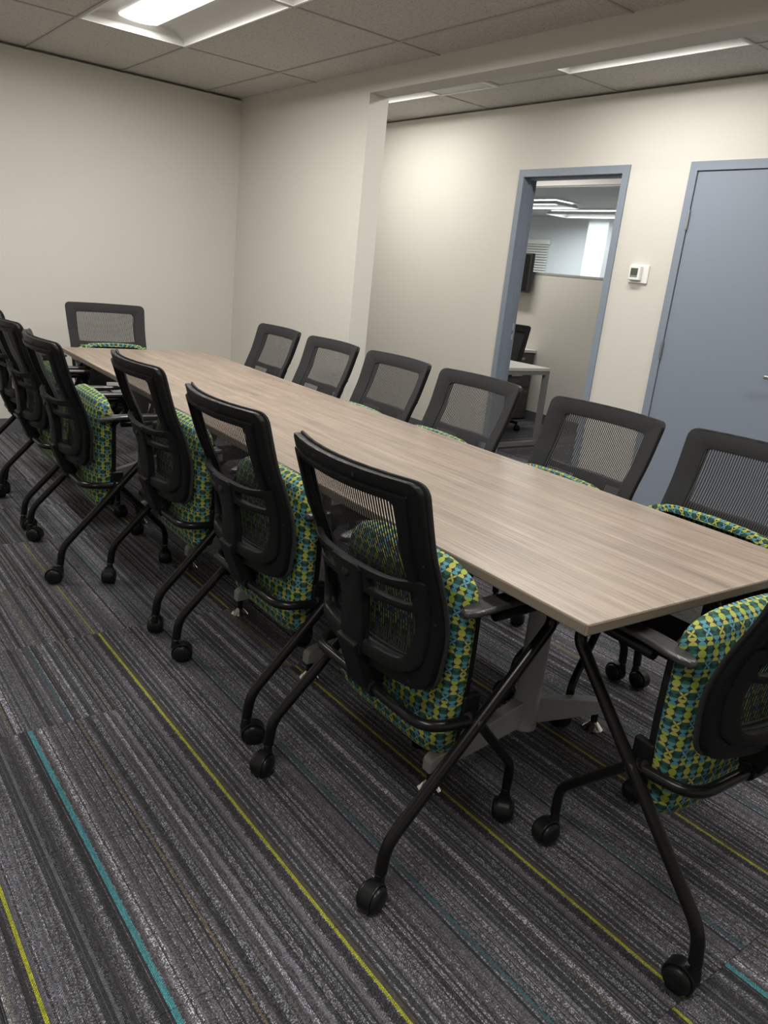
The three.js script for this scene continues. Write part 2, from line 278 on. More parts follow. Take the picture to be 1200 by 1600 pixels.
// ---- ceilings: separate tiles in a grid of bars
function troffer(x0, z0, x1, z1, y, label, cool, dim = 1) {
  const t = thing('ceiling_light', label, 'ceiling light', 'recessed troffer lights');
  const cx = (x0 + x1) / 2, cz = (z0 + z1) / 2, w = x1 - x0, l = z1 - z0, hl = l / 2 - 0.012, he = 0.062;
  t.position.set(cx, y, cz);
  const rim = merge([box(-w / 2, w / 2, 0.0, 0.012, -l / 2, -l / 2 + 0.012), box(-w / 2, w / 2, 0.0, 0.012, l / 2 - 0.012, l / 2), box(-w / 2, -w / 2 + 0.012, 0.0, 0.012, -l / 2 + 0.012, l / 2 - 0.012), box(w / 2 - 0.012, w / 2, 0.0, 0.012, -l / 2 + 0.012, l / 2 - 0.012)]);
  part('rim', rim, M.white, t);
  const lw = cool ? 0.2 : 0.105, a = w / 2 - 0.012;
  for (const s of [-1, 1]) {        // coved side reflectors
    const pos = [], idx = [], uv = []; const n = 10;
    for (let k = 0; k <= n; k++) { const f = k / n, ang = f * Math.PI / 2; const x = s * (a + (lw - a) * (1 - Math.cos(ang))), yy = he * Math.sin(ang) * 0.98 + 0.002; for (const e of [-1, 1]) { pos.push(x, yy, e * (hl - f * 0.05)); uv.push(f, e); } if (k) { const q = (k - 1) * 2; idx.push(q, q + 1, q + 2, q + 1, q + 3, q + 2); } }
    const g = new THREE.BufferGeometry(); g.setAttribute('position', new THREE.Float32BufferAttribute(pos, 3)); g.setAttribute('uv', new THREE.Float32BufferAttribute(uv, 2)); g.setIndex(idx); g.computeVertexNormals();
    part('reflector', g, reflMat, t);
    const e = new THREE.BufferGeometry(), ep = [], ei = []; // end pieces
    for (let k = 0; k <= n; k++) { const f = k / n, ang = f * Math.PI / 2, x = a + (lw - a) * (1 - Math.cos(ang)), yy = he * Math.sin(ang) * 0.98 + 0.002, z = s * (hl - f * 0.05); ep.push(-x, yy, z, x, yy, z); if (k) { const q = (k - 1) * 2; ei.push(q, q + 1, q + 2, q + 1, q + 3, q + 2); } }
    e.setAttribute('position', new THREE.Float32BufferAttribute(ep, 3)); e.setAttribute('uv', new THREE.Float32BufferAttribute(new Float32Array(ep.length / 3 * 2), 2)); e.setIndex(ei); e.computeVertexNormals();
    part('end_plate', e, reflMat, t);
  }
  part('housing', box(-w / 2, w / 2, he + 0.012, he + 0.03, -l / 2, l / 2), M.white, t);
  const sh = new THREE.Shape(); sh.moveTo(-lw - 0.004, he + 0.006); sh.lineTo(-lw, he - 0.008); sh.quadraticCurveTo(0, he - 0.03, lw, he - 0.008); sh.lineTo(lw + 0.004, he + 0.006); sh.closePath();
  part('lens', new THREE.ExtrudeGeometry(sh, { depth: 2 * (hl - 0.052), bevelEnabled: false, curveSegments: 8 }).translate(0, 0, -(hl - 0.052)), cool ? M.lensCool : M.lens, t);
  const L = new THREE.RectAreaLight(cool ? LIGHT_COOL : LIGHT, POWER * dim, 2 * lw - 0.01, 2 * (hl - 0.06));
  L.position.set(cx, y + 0.030, cz); L.lookAt(cx, 0, cz); L.name = 'ceiling_light_glow'; scene.add(L);
  return t;
}
const reflMat = M.reflector.clone(); reflMat.side = THREE.DoubleSide;

function gridCeiling(c, xs, zs, y, skip, splits = {}) {
  const bars = [], bw = 0.0075;
  for (let i = 1; i < xs.length - 1; i++) part('grid_bar', box(xs[i] - bw, xs[i] + bw, y, y + 0.03, zs[0], zs[zs.length - 1]), M.grid, c);
  for (let i = 0; i < xs.length - 1; i++) for (let j = 0; j < zs.length - 1; j++) {
    const key = `${i},${j}`, a = xs[i] + (i ? bw : 0), b = xs[i + 1] - (i + 2 < xs.length ? bw : 0);
    if (j) part('grid_bar', box(a, b, y + 0.0005, y + 0.03, zs[j] - bw, zs[j] + bw), M.grid, c);
    if (skip.has(key)) continue;
    const cuts = splits[key] ? [zs[j], splits[key], zs[j + 1]] : [zs[j], zs[j + 1]];
    for (let k = 0; k + 1 < cuts.length; k++) {
      if (k) part('grid_bar', box(a, b, y + 0.0005, y + 0.03, cuts[k] - bw, cuts[k] + bw), M.grid, c);
      if (skip.has(`${key},${k}`)) continue;
      part('ceiling_tile', box(a + 0.001, b - 0.001, y + 0.006, y + 0.024, cuts[k] + bw + 0.001, cuts[k + 1] - bw - 0.001), M.tile, c);
    }
  }
}
{
  const c = struct('ceiling', 'suspended ceiling of speckled mineral tiles over the table', 'ceiling');
  const xs = [XL, -3.05, -2.44, -1.83, -1.22, -0.61, 0, 0.61, XB], zs = [ZE - 0.05, 0, 1.22, 2.44, 3.66, 4.88, ZN];
  const lights = [[5, 1], [5, 2], [5, 4], [2, 1], [2, 4]];
  gridCeiling(c, xs, zs, H1, new Set(lights.map((k) => k.join())));
  part('ceiling_slab', box(XL, XB, H1 + 0.2, H1 + 0.26, ZE - 0.07, ZN), M.concrete, c);
  const txt = ['recessed ceiling light over the table next to the blank end wall', 'recessed ceiling light in line behind the first over the table', 'recessed ceiling light over the table end away from the blank wall', 'recessed ceiling light over the open carpet toward the blank wall', 'recessed ceiling light over the open carpet by the viewer'];
  lights.forEach(([i, j], k) => troffer(xs[i] + 0.008, zs[j] + 0.008, xs[i + 1] - 0.008, zs[j + 1] - 0.008, H1, txt[k]));
}
{
  const c = struct('ceiling_aisle', 'raised suspended ceiling over the aisle by the doors', 'ceiling');
  const xs = [XB2, 1.45, 2.06, XD + 0.05], zs = [ZO, -1.37, -0.15, 1.07, 2.29, 3.51, 4.73, ZN];
  gridCeiling(c, xs, zs, H2, new Set(['1,1', '1,2,0', '1,3', '1,5']), { '1,2': 0.46 });
  part('ceiling_slab', box(XB2, XD + 0.07, H2 + 0.2, H2 + 0.26, ZO, ZN), M.concrete, c);
  const v = part('air_panel', box(1.46, 2.05, H2 - 0.002, H2 + 0.02, -0.14, 0.45), M.vent, c); v.userData.label = 'smooth pale square air diffuser panel';
  part('air_panel_rim', merge([box(1.458, 2.052, H2 - 0.008, H2, -0.142, -0.125), box(1.458, 2.052, H2 - 0.008, H2, 0.435, 0.452), box(2.037, 2.052, H2 - 0.008, H2, -0.125, 0.435), box(1.458, 1.473, H2 - 0.008, H2, -0.125, 0.435)]), M.white, c);
  troffer(1.458, zs[1] + 0.008, 2.052, zs[2] - 0.008, H2, 'recessed ceiling light over the aisle beyond the short wall');
  troffer(1.458, zs[3] + 0.008, 2.052, zs[4] - 0.008, H2, 'recessed ceiling light over the aisle between the two doorways');
  troffer(1.458, zs[5] + 0.008, 2.052, zs[6] - 0.008, H2, 'recessed ceiling light over the aisle past the closed door');
}
{
  const c = struct('ceiling_office', 'suspended ceiling of the small office and open office beyond', 'ceiling');
  part('ceiling_slab', box(XD2, XP, H2, H2 + 0.05, ZO, ZQ), M.tile, c);
  part('ceiling_slab', box(XP2, XF, H2 + 0.1, H2 + 0.15, -9, 0.52), M.tile, c);
}
{ // lights of the rooms beyond the doorway
  troffer(3.1, -1.6, 3.7, -0.4, H2 - 0.09, 'recessed ceiling light of the small office beyond the doorway', false, 0.85);
  const lab = ['long bright ceiling light beyond the glass, next to the glazing', 'long bright ceiling light beyond the glass, next to the pillar', 'unseen ceiling light added to brighten the room beyond the glass'];
  [[7.9, -6.2, 8.5, -4.15], [9.2, -5.5, 9.75, -3.4], [5.8, -5.0, 6.4, -3.0]].forEach(([a, b, cx, d], k) => troffer(a, b, cx, d, H2 + 0.01, lab[k], true, [0.85, 0.3, 1.3][k]));  // last lamp is out of view, added to brighten the open office
}

// ---- doorways
function frameGeo(za, zb) {
  const f = 0.052, s = 0.012, x0 = XD - s, x1 = XD2 + s;
  return merge([
    box(x0, x1, 0, DH, za, za + f), box(x0, x1, 0, DH, zb - f, zb), box(x0, x1, DH - f, DH, za + f, zb - f),
    box(XD + 0.05, XD2 - 0.035, 0, DH - f, za + f, za + f + 0.016), box(XD + 0.05, XD2 - 0.035, 0, DH - f, zb - f - 0.016, zb - f), box(XD + 0.05, XD2 - 0.035, DH - f - 0.016, DH - f, za + f + 0.016, zb - f - 0.016)]);
}
{
  const d = struct('door_1', 'open doorway with blue grey steel frame', 'doorway');
  part('door_frame', frameGeo(D1a, D1b), M.blue, d);
  const sp = part('strike_plate', box(XD + 0.085, XD + 0.115, 0.93, 1.06, D1a + 0.052, D1a + 0.0535), M.plate, d);
  part('latch_hole_shade', box(XD + 0.093, XD + 0.107, 0.975, 1.005, D1a + 0.0535, D1a + 0.054), M.hole, sp);  // dark slip on the plate, painted as the shade of the latch opening
}
{
  const d = struct('door_2', 'closed blue grey door with matching steel frame and lever', 'door');
  part('door_frame', frameGeo(D2a, D2b), M.blue, d);
  part('door_leaf', box(XD - 0.002, XD + 0.042, 0.006, DH - 0.056, D2a + 0.056, D2b - 0.056), M.blue, d);
  for (const y of [1.84, 1.045, 0.25]) { const g = merge([cyl(0.0075, 0.0075, 0.115, 12).translate(XD - 0.011, y, D2a + 0.052), box(XD - 0.014, XD - 0.002, y - 0.057, y + 0.057, D2a + 0.050, D2a + 0.055)]); part('hinge', g, M.steel, d); }
  const lev = part('lever_handle', merge([cyl(0.027, 0.027, 0.012, 24).rotateZ(Math.PI / 2).translate(XD - 0.008, 0.985, D2b - 0.125), cyl(0.010, 0.010, 0.05, 14).rotateZ(Math.PI / 2).translate(XD - 0.033, 0.985, D2b - 0.125), rbox(0.014, 0.02, 0.125, 0.005, XD - 0.055, 0.985, D2b - 0.185)]), M.steel, d);
}
{ // glazing of the partition
  const w = struct('window_1', 'wide office window above the half wall with thin grey frame', 'window');
  part('glass_pane', box(XP + 0.05, XP + 0.056, 1.485, 2.33, -2.6, 0.35), M.glass, w);
  part('window_frame', merge([box(XP - 0.006, XP + 0.08, 1.485, 1.505, -2.6, 0.35), box(XP - 0.006, XP + 0.08, 2.318, 2.33, -2.6, 0.35)]), M.legGrey, w);
  part('window_head', merge([box(XP - 0.02, XP + 0.09, 2.33, 2.385, -2.6, 0.35)]), M.white, w);
}
{ // blinds on the far window of the open office
  const b = thing('window_blind', 'white slatted blind on the far window beyond the glass', 'blind');
  b.position.set(XF - 0.06, 0, -6.9);
  part('headrail', rbox(0.07, 0.09, 1.14, 0.01, 0, 2.25, 0), M.blind, b);
  for (let k = 0; k < 22; k++) part('slat', box(-0.02, 0.02, -0.003, 0.003, -0.55, 0.55).rotateZ(0.7).translate(0.0, 2.18 - k * 0.05, 0), M.blind, b);
  part('cord', merge([box(-0.026, -0.024, 1.1, 2.2, -0.4, -0.396), box(-0.026, -0.024, 1.1, 2.2, 0.4, 0.404)]), M.blind, b);
}

// ================================================================ thermostat
{
  const t = thing('thermostat', 'small white wall thermostat with grey screen between the two doorways', 'thermostat');
  t.position.set(XD, 1.5, 1.515); const k = 1;
  part('wall_plate', rbox(0.012, 0.118, 0.145, 0.005, -0.006, 0, 0), M.white, t);
  const b = part('case', rbox(0.03, 0.092, 0.088, 0.006, -0.026, 0.004, -0.014), M.white, t);
  part('screen', box(-0.0418, -0.0408, -0.012, 0.034, -0.043, 0.012), M.screen, b);
  part('button_strip', box(-0.0420, -0.0408, -0.023, -0.013, -0.043, 0.012), M.screenStrip, b);
}

// ================================================================ conference table
{
  const t = thing('conference_table', 'long rectangular meeting table with taupe woodgrain top and grey pedestal legs', 'table');
  t.position.copy(t2w(0, 0, 0)); t.rotation.y = TROT;
  const top = new THREE.BoxGeometry(TW, 0.024, TL, 1, 1, 1).translate(TW / 2, TH - 0.013, -TL / 2);
  const tg = new RoundedBoxGeometry(TW, 0.026, TL, 2, 0.003).translate(TW / 2, TH - 0.013, -TL / 2);
  { const p = tg.attributes.position, uv = tg.attributes.uv; for (let i = 0; i < p.count; i++) uv.setXY(i, p.getX(i), p.getZ(i)); }
  const tt = part('tabletop', tg, M.wood, t);
  part('underside', box(0.02, TW - 0.02, TH - 0.03, TH - 0.0262, -TL + 0.02, -0.02), M.underside, t);
  part('edge_band', merge([box(-0.0012, 0.002, TH - 0.0225, TH - 0.0035, -TL + 0.004, -0.004), box(TW - 0.002, TW + 0.0012, TH - 0.0225, TH - 0.0035, -TL + 0.004, -0.004), box(0.004, TW - 0.004, TH - 0.0225, TH - 0.0035, -0.002, 0.0012), box(0.004, TW - 0.004, TH - 0.0225, TH - 0.0035, -TL - 0.0012, -TL + 0.002)]), M.woodEdge, t);
  part('support_rail', merge([box(0.34, 0.39, TH - 0.075, TH - 0.03, -TL + 0.3, -0.3), box(0.51, 0.56, TH - 0.075, TH - 0.03, -TL + 0.3, -0.3)]), M.legGrey, t);
  const cx = 0.45;
  const col = merge([cyl(0.036, 0.036, 0.565, 28).translate(0, 0.1175 + 0.2825, 0), rbox(0.36, 0.02, 0.09, 0.004, 0, 0.69, 0), cyl(0.038, 0.038, 0.02, 28).translate(0, 0.116, 0)]);
  const armShape = new THREE.Shape(); armShape.moveTo(0.0, 0.122); armShape.lineTo(0.0, 0.203); armShape.lineTo(0.335, 0.106); armShape.quadraticCurveTo(0.355, 0.100, 0.355, 0.09); armShape.lineTo(0.355, 0.066); armShape.lineTo(0.325, 0.066); armShape.closePath();
  const armG = new THREE.ExtrudeGeometry(armShape, { depth: 0.028, bevelEnabled: true, bevelThickness: 0.004, bevelSize: 0.004, bevelSegments: 2 }).translate(0, 0, -0.014);
  const glide = new THREE.LatheGeometry([[0.0, 0], [0.033, 0], [0.034, 0.004], [0.030, 0.009], [0.012, 0.027], [0.0, 0.027]].map((p) => new THREE.Vector2(...p)), 12);
  const stem = cyl(0.011, 0.011, 0.042, 14);
  for (const z of [-0.495, -1.16, -1.71, -2.227, -2.88, -3.48]) {
    const b = part('pedestal', col, M.legGrey, t); b.position.set(cx, 0, z);
    for (const s of [1, -1]) {
      const a = part('foot_arm', armG, M.legGrey, b); a.rotation.y = s > 0 ? 0 : Math.PI;
      const gl = part('levelling_glide', toCreasedNormals(glide, 0.5), M.chrome, b); gl.position.set(s * 0.338, 0, 0);
      const st = part('glide_stem', stem, M.plastic, b); st.position.set(s * 0.338, 0.047, 0);
    }
  }
}

// ================================================================ nesting chairs
const HW = 0.255;
const profile = new THREE.SplineCurve([[0.40, 0.162], [0.455, 0.166], [0.5, 0.169], [0.6, 0.164], [0.68, 0.145], [0.74, 0.121], [0.815, 0.088], [0.955, 0.043], [1.0, 0.030]].map((p) => new THREE.Vector2(...p))).getPoints(200);
const edgeAt = (y) => { let k = 1; while (k < 199 && profile[k].x < y) k++; const a = profile[k - 1], b = profile[k]; return a.y + (b.y - a.y) * (y - a.x) / (b.x - a.x); };
const back = (s, y, w) => new THREE.Vector3(s, y, edgeAt(y) - 0.05 * (1 - (s / HW) ** 2) - w - 0.25);   // w: to the rear
function bend(g, edge = 0.022) {                // flat (s, y, w) geometry onto the curved back
  const q = new TessellateModifier(edge, 6).modify(toCreasedNormals(g.index ? g.toNonIndexed() : g, 0.75));
  const p = q.attributes.position, nn = q.attributes.normal, e = 1e-3, z = (x, y) => back(x, y, 0).z;
  for (let i = 0; i < p.count; i++) {
    const x = p.getX(i), y = p.getY(i), fx = (z(x + e, y) - z(x - e, y)) / (2 * e), fy = (z(x, y + e) - z(x, y - e)) / (2 * e);
    const n = new THREE.Vector3(nn.getX(i) + fx * nn.getZ(i), nn.getY(i) + fy * nn.getZ(i), -nn.getZ(i)).normalize(), v = back(x, y, p.getZ(i));
    p.setXYZ(i, v.x, v.y, v.z); nn.setXYZ(i, n.x, n.y, n.z);
  }
  for (const k of Object.keys(q.attributes)) if (!['position', 'normal', 'uv'].includes(k)) q.deleteAttribute(k);
  // (x, y, rear) to (x, y, forward) is a mirror image: turn the triangles round
  for (const [at, w] of [['position', 3], ['normal', 3], ['uv', 2]]) { const a = q.attributes[at].array; for (let i = 0; i < p.count; i += 3) for (let k = 0; k < w; k++) { const t = a[(i + 1) * w + k]; a[(i + 1) * w + k] = a[(i + 2) * w + k]; a[(i + 2) * w + k] = t; } }
  return q;
}
function smoothPath(S, pts) {                    // pts: [x, y, r] rounded polygon
  const n = pts.length;
  for (let i = 0; i < n; i++) {
    const p = new THREE.Vector2(pts[i][0], pts[i][1]), a = new THREE.Vector2(...pts[(i + n - 1) % n].slice(0, 2)).sub(p), b = new THREE.Vector2(...pts[(i + 1) % n].slice(0, 2)).sub(p);
    const r = Math.min(pts[i][2], a.length() * 0.45, b.length() * 0.45); const s = a.normalize().multiplyScalar(r).add(p), e = b.normalize().multiplyScalar(r).add(p);
    if (i) S.lineTo(s.x, s.y); else S.moveTo(s.x, s.y);
    S.quadraticCurveTo(p.x, p.y, e.x, e.y);
  }
  S.closePath(); return S;
}
const mirror = (h) => [...h, ...h.slice().reverse().map(([x, y, r]) => [-x, y, r])];
const OUT = mirror([[0.130, 0.458, 0.06], [0.222, 0.462, 0.085], [0.241, 0.60, 0.06], [0.240, 0.72, 0.05], [0.252, 0.961, 0.034]]);
const WIN = mirror([[0.130, 0.525, 0.05], [0.172, 0.535, 0.05], [0.177, 0.64, 0.04], [0.176, 0.74, 0.04], [0.184, 0.904, 0.022]]);
const inset = (pts, d) => pts.map(([x, y, r]) => [x - Math.sign(x) * d, y > 0.9 ? y - d : y < 0.5 ? y + d : y, Math.max(0.01, r - d)]);
const ext = (shape, d, bevel, z0) => new THREE.ExtrudeGeometry(shape, { depth: d - 2 * bevel, bevelEnabled: bevel > 0, bevelThickness: bevel, bevelSize: bevel, bevelOffset: -bevel, bevelSegments: 2, curveSegments: 8 }).translate(0, 0, z0 + bevel);

const C = {};
{
  // ---- backrest
  const f1 = smoothPath(new THREE.Shape(), inset(OUT, 0.004)); f1.holes.push(smoothPath(new THREE.Path(), WIN));
  const f2 = smoothPath(new THREE.Shape(), inset(OUT, 0.034)); f2.holes.push(smoothPath(new THREE.Path(), WIN.map(([x, y, r]) => [x + Math.sign(x) * 0.006, y > 0.8 ? y + 0.006 : y, r])));
  C.frame = merge([bend(ext(f1, 0.020, 0.005, 0.002)), bend(ext(f2, 0.012, 0.004, 0.018))]);
  // fabric border stretched round the front of the frame
  const b1 = smoothPath(new THREE.Shape(), OUT); b1.holes.push(smoothPath(new THREE.Path(), WIN));
  C.border = bend(ext(b1, 0.009, 0.004, -0.007));
  // open mesh: upright strands and fine cross threads, shaped by the window outline
  {
    const strands = [], hwAt = (y) => y > 0.74 ? 0.176 + (y - 0.74) / 0.164 * 0.008 : y > 0.6 ? 0.176 : 0.158 + (y - 0.525) / 0.075 * 0.018;
    const pos = [], nor = [], uv = [], idx = [];
    const ribbon = (pts, w, along) => { const b0 = pos.length / 3; pts.forEach(([s, y], i) => { for (const e of [-1, 1]) { const v = along ? back(s + e * w / 2, y, -0.003) : back(s, y + e * w / 2, -0.0035); pos.push(v.x, v.y, v.z); nor.push(0, 0, 1); uv.push(s, y); } if (i) { const q = b0 + (i - 1) * 2; idx.push(q, q + 1, q + 2, q + 1, q + 3, q + 2); } }); };
    const per = 0.0082;
    for (let k = -24; k <= 24; k++) { const s = k * per; let y0 = 0.522, y1 = 0.907; while (y0 < y1 && hwAt(y0) + 0.004 < Math.abs(s)) y0 += 0.01; if (y0 >= y1 - 0.02) continue; const pts = []; for (let i = 0; i <= 10; i++) pts.push([s, y0 + (y1 - y0) * i / 10]); ribbon(pts, 0.0055, true); }
    const g = new THREE.BufferGeometry(); g.setAttribute('position', new THREE.Float32BufferAttribute(pos, 3)); g.setAttribute('uv', new THREE.Float32BufferAttribute(uv, 2)); g.setIndex(idx); g.computeVertexNormals(); C.mesh = g;
  }
  // lumbar yoke: winged cross band, spine and lower loop with four openings
  const yo = new THREE.Shape();
  yo.moveTo(0.13, 0.497); yo.quadraticCurveTo(0.198, 0.498, 0.205, 0.545); yo.quadraticCurveTo(0.218, 0.64, 0.224, 0.734); yo.lineTo(0.212, 0.738); yo.quadraticCurveTo(0.16, 0.722, 0.08, 0.722); yo.lineTo(-0.08, 0.722); yo.quadraticCurveTo(-0.16, 0.722, -0.212, 0.738); yo.lineTo(-0.224, 0.734); yo.quadraticCurveTo(-0.218, 0.64, -0.205, 0.545); yo.quadraticCurveTo(-0.198, 0.498, -0.13, 0.497); yo.closePath();
  for (const s of [-1, 1]) {
    yo.holes.push(smoothPath(new THREE.Path(), [[s * 0.042, 0.528, 0.006], [s * 0.168, 0.534, 0.024], [s * 0.198, 0.654, 0.012], [s * 0.042, 0.652, 0.006]]));
    yo.holes.push(smoothPath(new THREE.Path(), [[s * 0.070, 0.671, 0.004], [s * 0.186, 0.674, 0.004], [s * 0.200, 0.706, 0.006], [s * 0.070, 0.698, 0.004]]));
  }
  const yg = new TessellateModifier(0.022, 6).modify(toCreasedNormals(ext(yo, 0.022, 0.005, 0.024), 0.75));
  { const p = yg.attributes.position; for (let i = 0; i < p.count; i++) { const k = THREE.MathUtils.smoothstep(Math.abs(p.getX(i)), 0.14, 0.224); p.setZ(i, p.getZ(i) - 0.017 * k); } }   // wing ends sink into the frame
  C.yoke = bend(yg);
  const sp = smoothPath(new THREE.Shape(), [[-0.046, 0.49, 0.01], [0.046, 0.49, 0.01], [0.041, 0.62, 0.03], [0.062, 0.722, 0.02], [-0.062, 0.722, 0.02], [-0.041, 0.62, 0.03]]);
  C.spine = bend(ext(sp, 0.018, 0.007, 0.035));
  { const b = back(0, 0.69, 0.053); C.button = new THREE.LatheGeometry([[0, 0.006], [0.010, 0.0055], [0.014, 0.003], [0.015, 0]].map((p) => new THREE.Vector2(...p)), 20).rotateX(-Math.PI / 2 + 0.26).translate(b.x, b.y, b.z + 0.002); }
  C.screwDiscs = merge([[0.216, 0.925], [0.08, 0.938], [-0.08, 0.938], [-0.216, 0.925], [0.230, 0.78], [-0.230, 0.78], [0.229, 0.64], [-0.229, 0.64], [0.172, 0.480], [-0.172, 0.480]].map(([s, y]) => { const v = back(s, y, 0.0212); return cyl(0.0042, 0.0042, 0.004, 10).rotateX(Math.PI / 2).translate(v.x, v.y, v.z); }));  // black discs on the frame, the shade of screw recesses put into colour
  // bracket from the spine down to the cross tube
  const D = (d) => d - 0.25, UY = 0.392, UD = 0.125;
  { const a = back(0, 0.52, 0.045);
    const br = new THREE.ExtrudeGeometry(smoothPath(new THREE.Shape(), [[a.z + 0.016, 0.525, 0.005], [D(UD) + 0.028, UY + 0.012, 0.01], [D(UD) + 0.006, UY - 0.016, 0.01], [D(UD) - 0.02, UY + 0.004, 0.012], [a.z - 0.016, 0.515, 0.005]]), { depth: 0.072, bevelEnabled: true, bevelThickness: 0.003, bevelSize: 0.003, bevelSegments: 2 }).rotateY(-Math.PI / 2).translate(0.036, 0, 0);
    const sl = cyl(0.0195, 0.0195, 0.098, 22).rotateZ(Math.PI / 2).translate(0, UY, D(UD));
    C.bracket = merge([br, sl]); }
  // cross tube: back round from pivot to pivot
  C.uBar = tube([[0.256, 0.392, D(0.262)], [0.238, UY, D(UD)], [-0.238, UY, D(UD)], [-0.256, 0.392, D(0.262)]], 0.062, 0.0135, 14);
  // side tubes
  C.rear = [-1, 1].map((s) => tube([[s * 0.270, 0.080, D(0.024)], [s * 0.270, 0.150, D(0.032)], [s * 0.262, 0.605, D(0.462)], [s * 0.257, 0.655, D(0.43)], [s * 0.254, 0.648, D(0.27)]], [0.055, 0.07, 0.035], 0.0145, 14));
  C.front = [-1, 1].map((s) => tube([[s * 0.254, 0.402, D(0.235)], [s * 0.248, 0.378, D(0.275)], [s * 0.182, 0.155, D(0.488)], [s * 0.178, 0.080, D(0.492)]], [0.02, 0.05], 0.0125, 14));
  C.bolt = [-1, 1].map((s) => merge([cyl(0.010, 0.010, 0.028, 14).rotateZ(Math.PI / 2).translate(s * 0.264, 0.391, D(0.258)), cyl(0.014, 0.014, 0.004, 6).rotateZ(Math.PI / 2).translate(s * 0.250, 0.391, D(0.258))]));
  // arm pad: flat tongue, rounded towards the rear
  C.arm = [-1, 1].map((s) => {
    const sh = new THREE.Shape(); sh.moveTo(-0.012, 0.15); sh.quadraticCurveTo(-0.019, 0.02, -0.022, -0.06); sh.absellipse(0, -0.06, 0.022, 0.066, Math.PI, Math.PI * 2, false); sh.quadraticCurveTo(0.019, 0.02, 0.012, 0.15); sh.closePath();
    const g = new THREE.ExtrudeGeometry(sh, { depth: 0.004, bevelEnabled: true, bevelThickness: 0.006, bevelSize: 0.007, bevelSegments: 3, curveSegments: 12 }).rotateX(Math.PI / 2);
    const p = g.attributes.position; for (let i = 0; i < p.count; i++) { const z = p.getZ(i); p.setY(i, p.getY(i) - 0.012 * Math.max(0, -z / 0.125) ** 2); }
    g.computeVertexNormals(); return toCreasedNormals(g.translate(s * 0.248, 0.677, D(0.315)), 0.7);
  });
  // ---- folded seat: outline in (s, y), thickness along the chair's depth
  const SEAT = mirror([[0.150, 0.262, 0.05], [0.222, 0.285, 0.06], [0.238, 0.50, 0.10], [0.234, 0.712, 0.07], [0.15, 0.744, 0.06], [0.0, 0.749, 0.05]]);
  const outline = smoothPath(new THREE.Shape(), SEAT).getPoints(10); if (outline[0].distanceTo(outline[outline.length - 1]) < 1e-6) outline.pop();
  const cy = 0.512, T = 0.074;
  { // cushion: rings from the pan edge over a rounded shoulder to the domed face
    const rings = [], K = 9; rings.push([1.0, -0.004, 0.022]); rings.push([1.0, 0.0, 0.006]); rings.push([1.0, 0.006, 0]);
    for (let k = 0; k <= K; k++) { const a = k / K * Math.PI / 2; rings.push([1, 0.012 + Math.sin(a) * 0.042, (1 - Math.cos(a)) * 0.042]); }
    const pos = [], uv = [], idx = [], n = outline.length, shrink = [];
    const full = []; // [inset, height, arc]
    let arc = 0, prev = null; for (const [, h, ins] of rings) { if (prev) arc += Math.hypot(h - prev[0], ins - prev[1]); prev = [h, ins]; full.push([ins, h, arc]); }
    const add = [0.065, 0.095, 0.13, 0.165]; for (const ins of add) { const h = 0.054 + (T - 0.054) * Math.sin(Math.min(1, (ins - 0.042) / 0.13) * Math.PI / 2); arc += Math.hypot(ins - prev[1], h - prev[0]); prev = [h, ins]; full.push([ins, h, arc]); }
    full.forEach(([ins, h, ar], ri) => outline.forEach((o, i) => {
      const dx = o.x, dy = o.y - cy, L = Math.hypot(dx, dy), f = (L - ins) / L;
      pos.push(dx * f, cy + dy * f, D(0.240) - h);
      const fu = (L + (full[full.length - 1][2] - ar) - (full[full.length - 1][0])) / L; uv.push(dx * fu, dy * fu);
      if (ri) { const q = (ri - 1) * n + i, w = (ri - 1) * n + (i + 1) % n; idx.push(q, q + n, w, w, q + n, w + n); }
    }));
    const c = pos.length / 3; pos.push(0, cy, D(0.240) - T); uv.push(0, 0); const b = (full.length - 1) * n; for (let i = 0; i < n; i++) idx.push(b + i, c, b + (i + 1) % n);
    const g = new THREE.BufferGeometry(); g.setAttribute('position', new THREE.Float32BufferAttribute(pos, 3)); g.setAttribute('uv', new THREE.Float32BufferAttribute(uv, 2)); g.setIndex(idx); g.computeVertexNormals(); C.cushion = g;
  }
  C.pan = new THREE.ExtrudeGeometry(smoothPath(new THREE.Shape(), inset(SEAT, 0).map(([x, y, r]) => [x * 0.95, y > cy ? cy + (y - cy) * 0.79 : cy + (y - cy) * 0.95, r])), { depth: 0.012, bevelEnabled: true, bevelThickness: 0.004, bevelSize: 0.003, bevelSegments: 2, curveSegments: 6 }).translate(0, 0, D(0.2435));
  C.ribs = merge([...[-0.15, 0.15].map((x) => rbox(0.03, 0.30, 0.012, 0.004, x, 0.46, D(0.265))), rbox(0.33, 0.03, 0.010, 0.004, 0, 0.60, D(0.265)), rbox(0.33, 0.03, 0.010, 0.004, 0, 0.33, D(0.265))]);
  C.hinge = [-1, 1].map((s) => merge([rbox(0.02, 0.075, 0.05, 0.006, s * 0.226, 0.405, D(0.262)), cyl(0.012, 0.012, 0.03, 14).rotateZ(Math.PI / 2).translate(s * 0.243, 0.391, D(0.258))]));
  C.sticker = new THREE.PlaneGeometry(0.112, 0.088).translate(0.0, 0.462, D(0.2602));
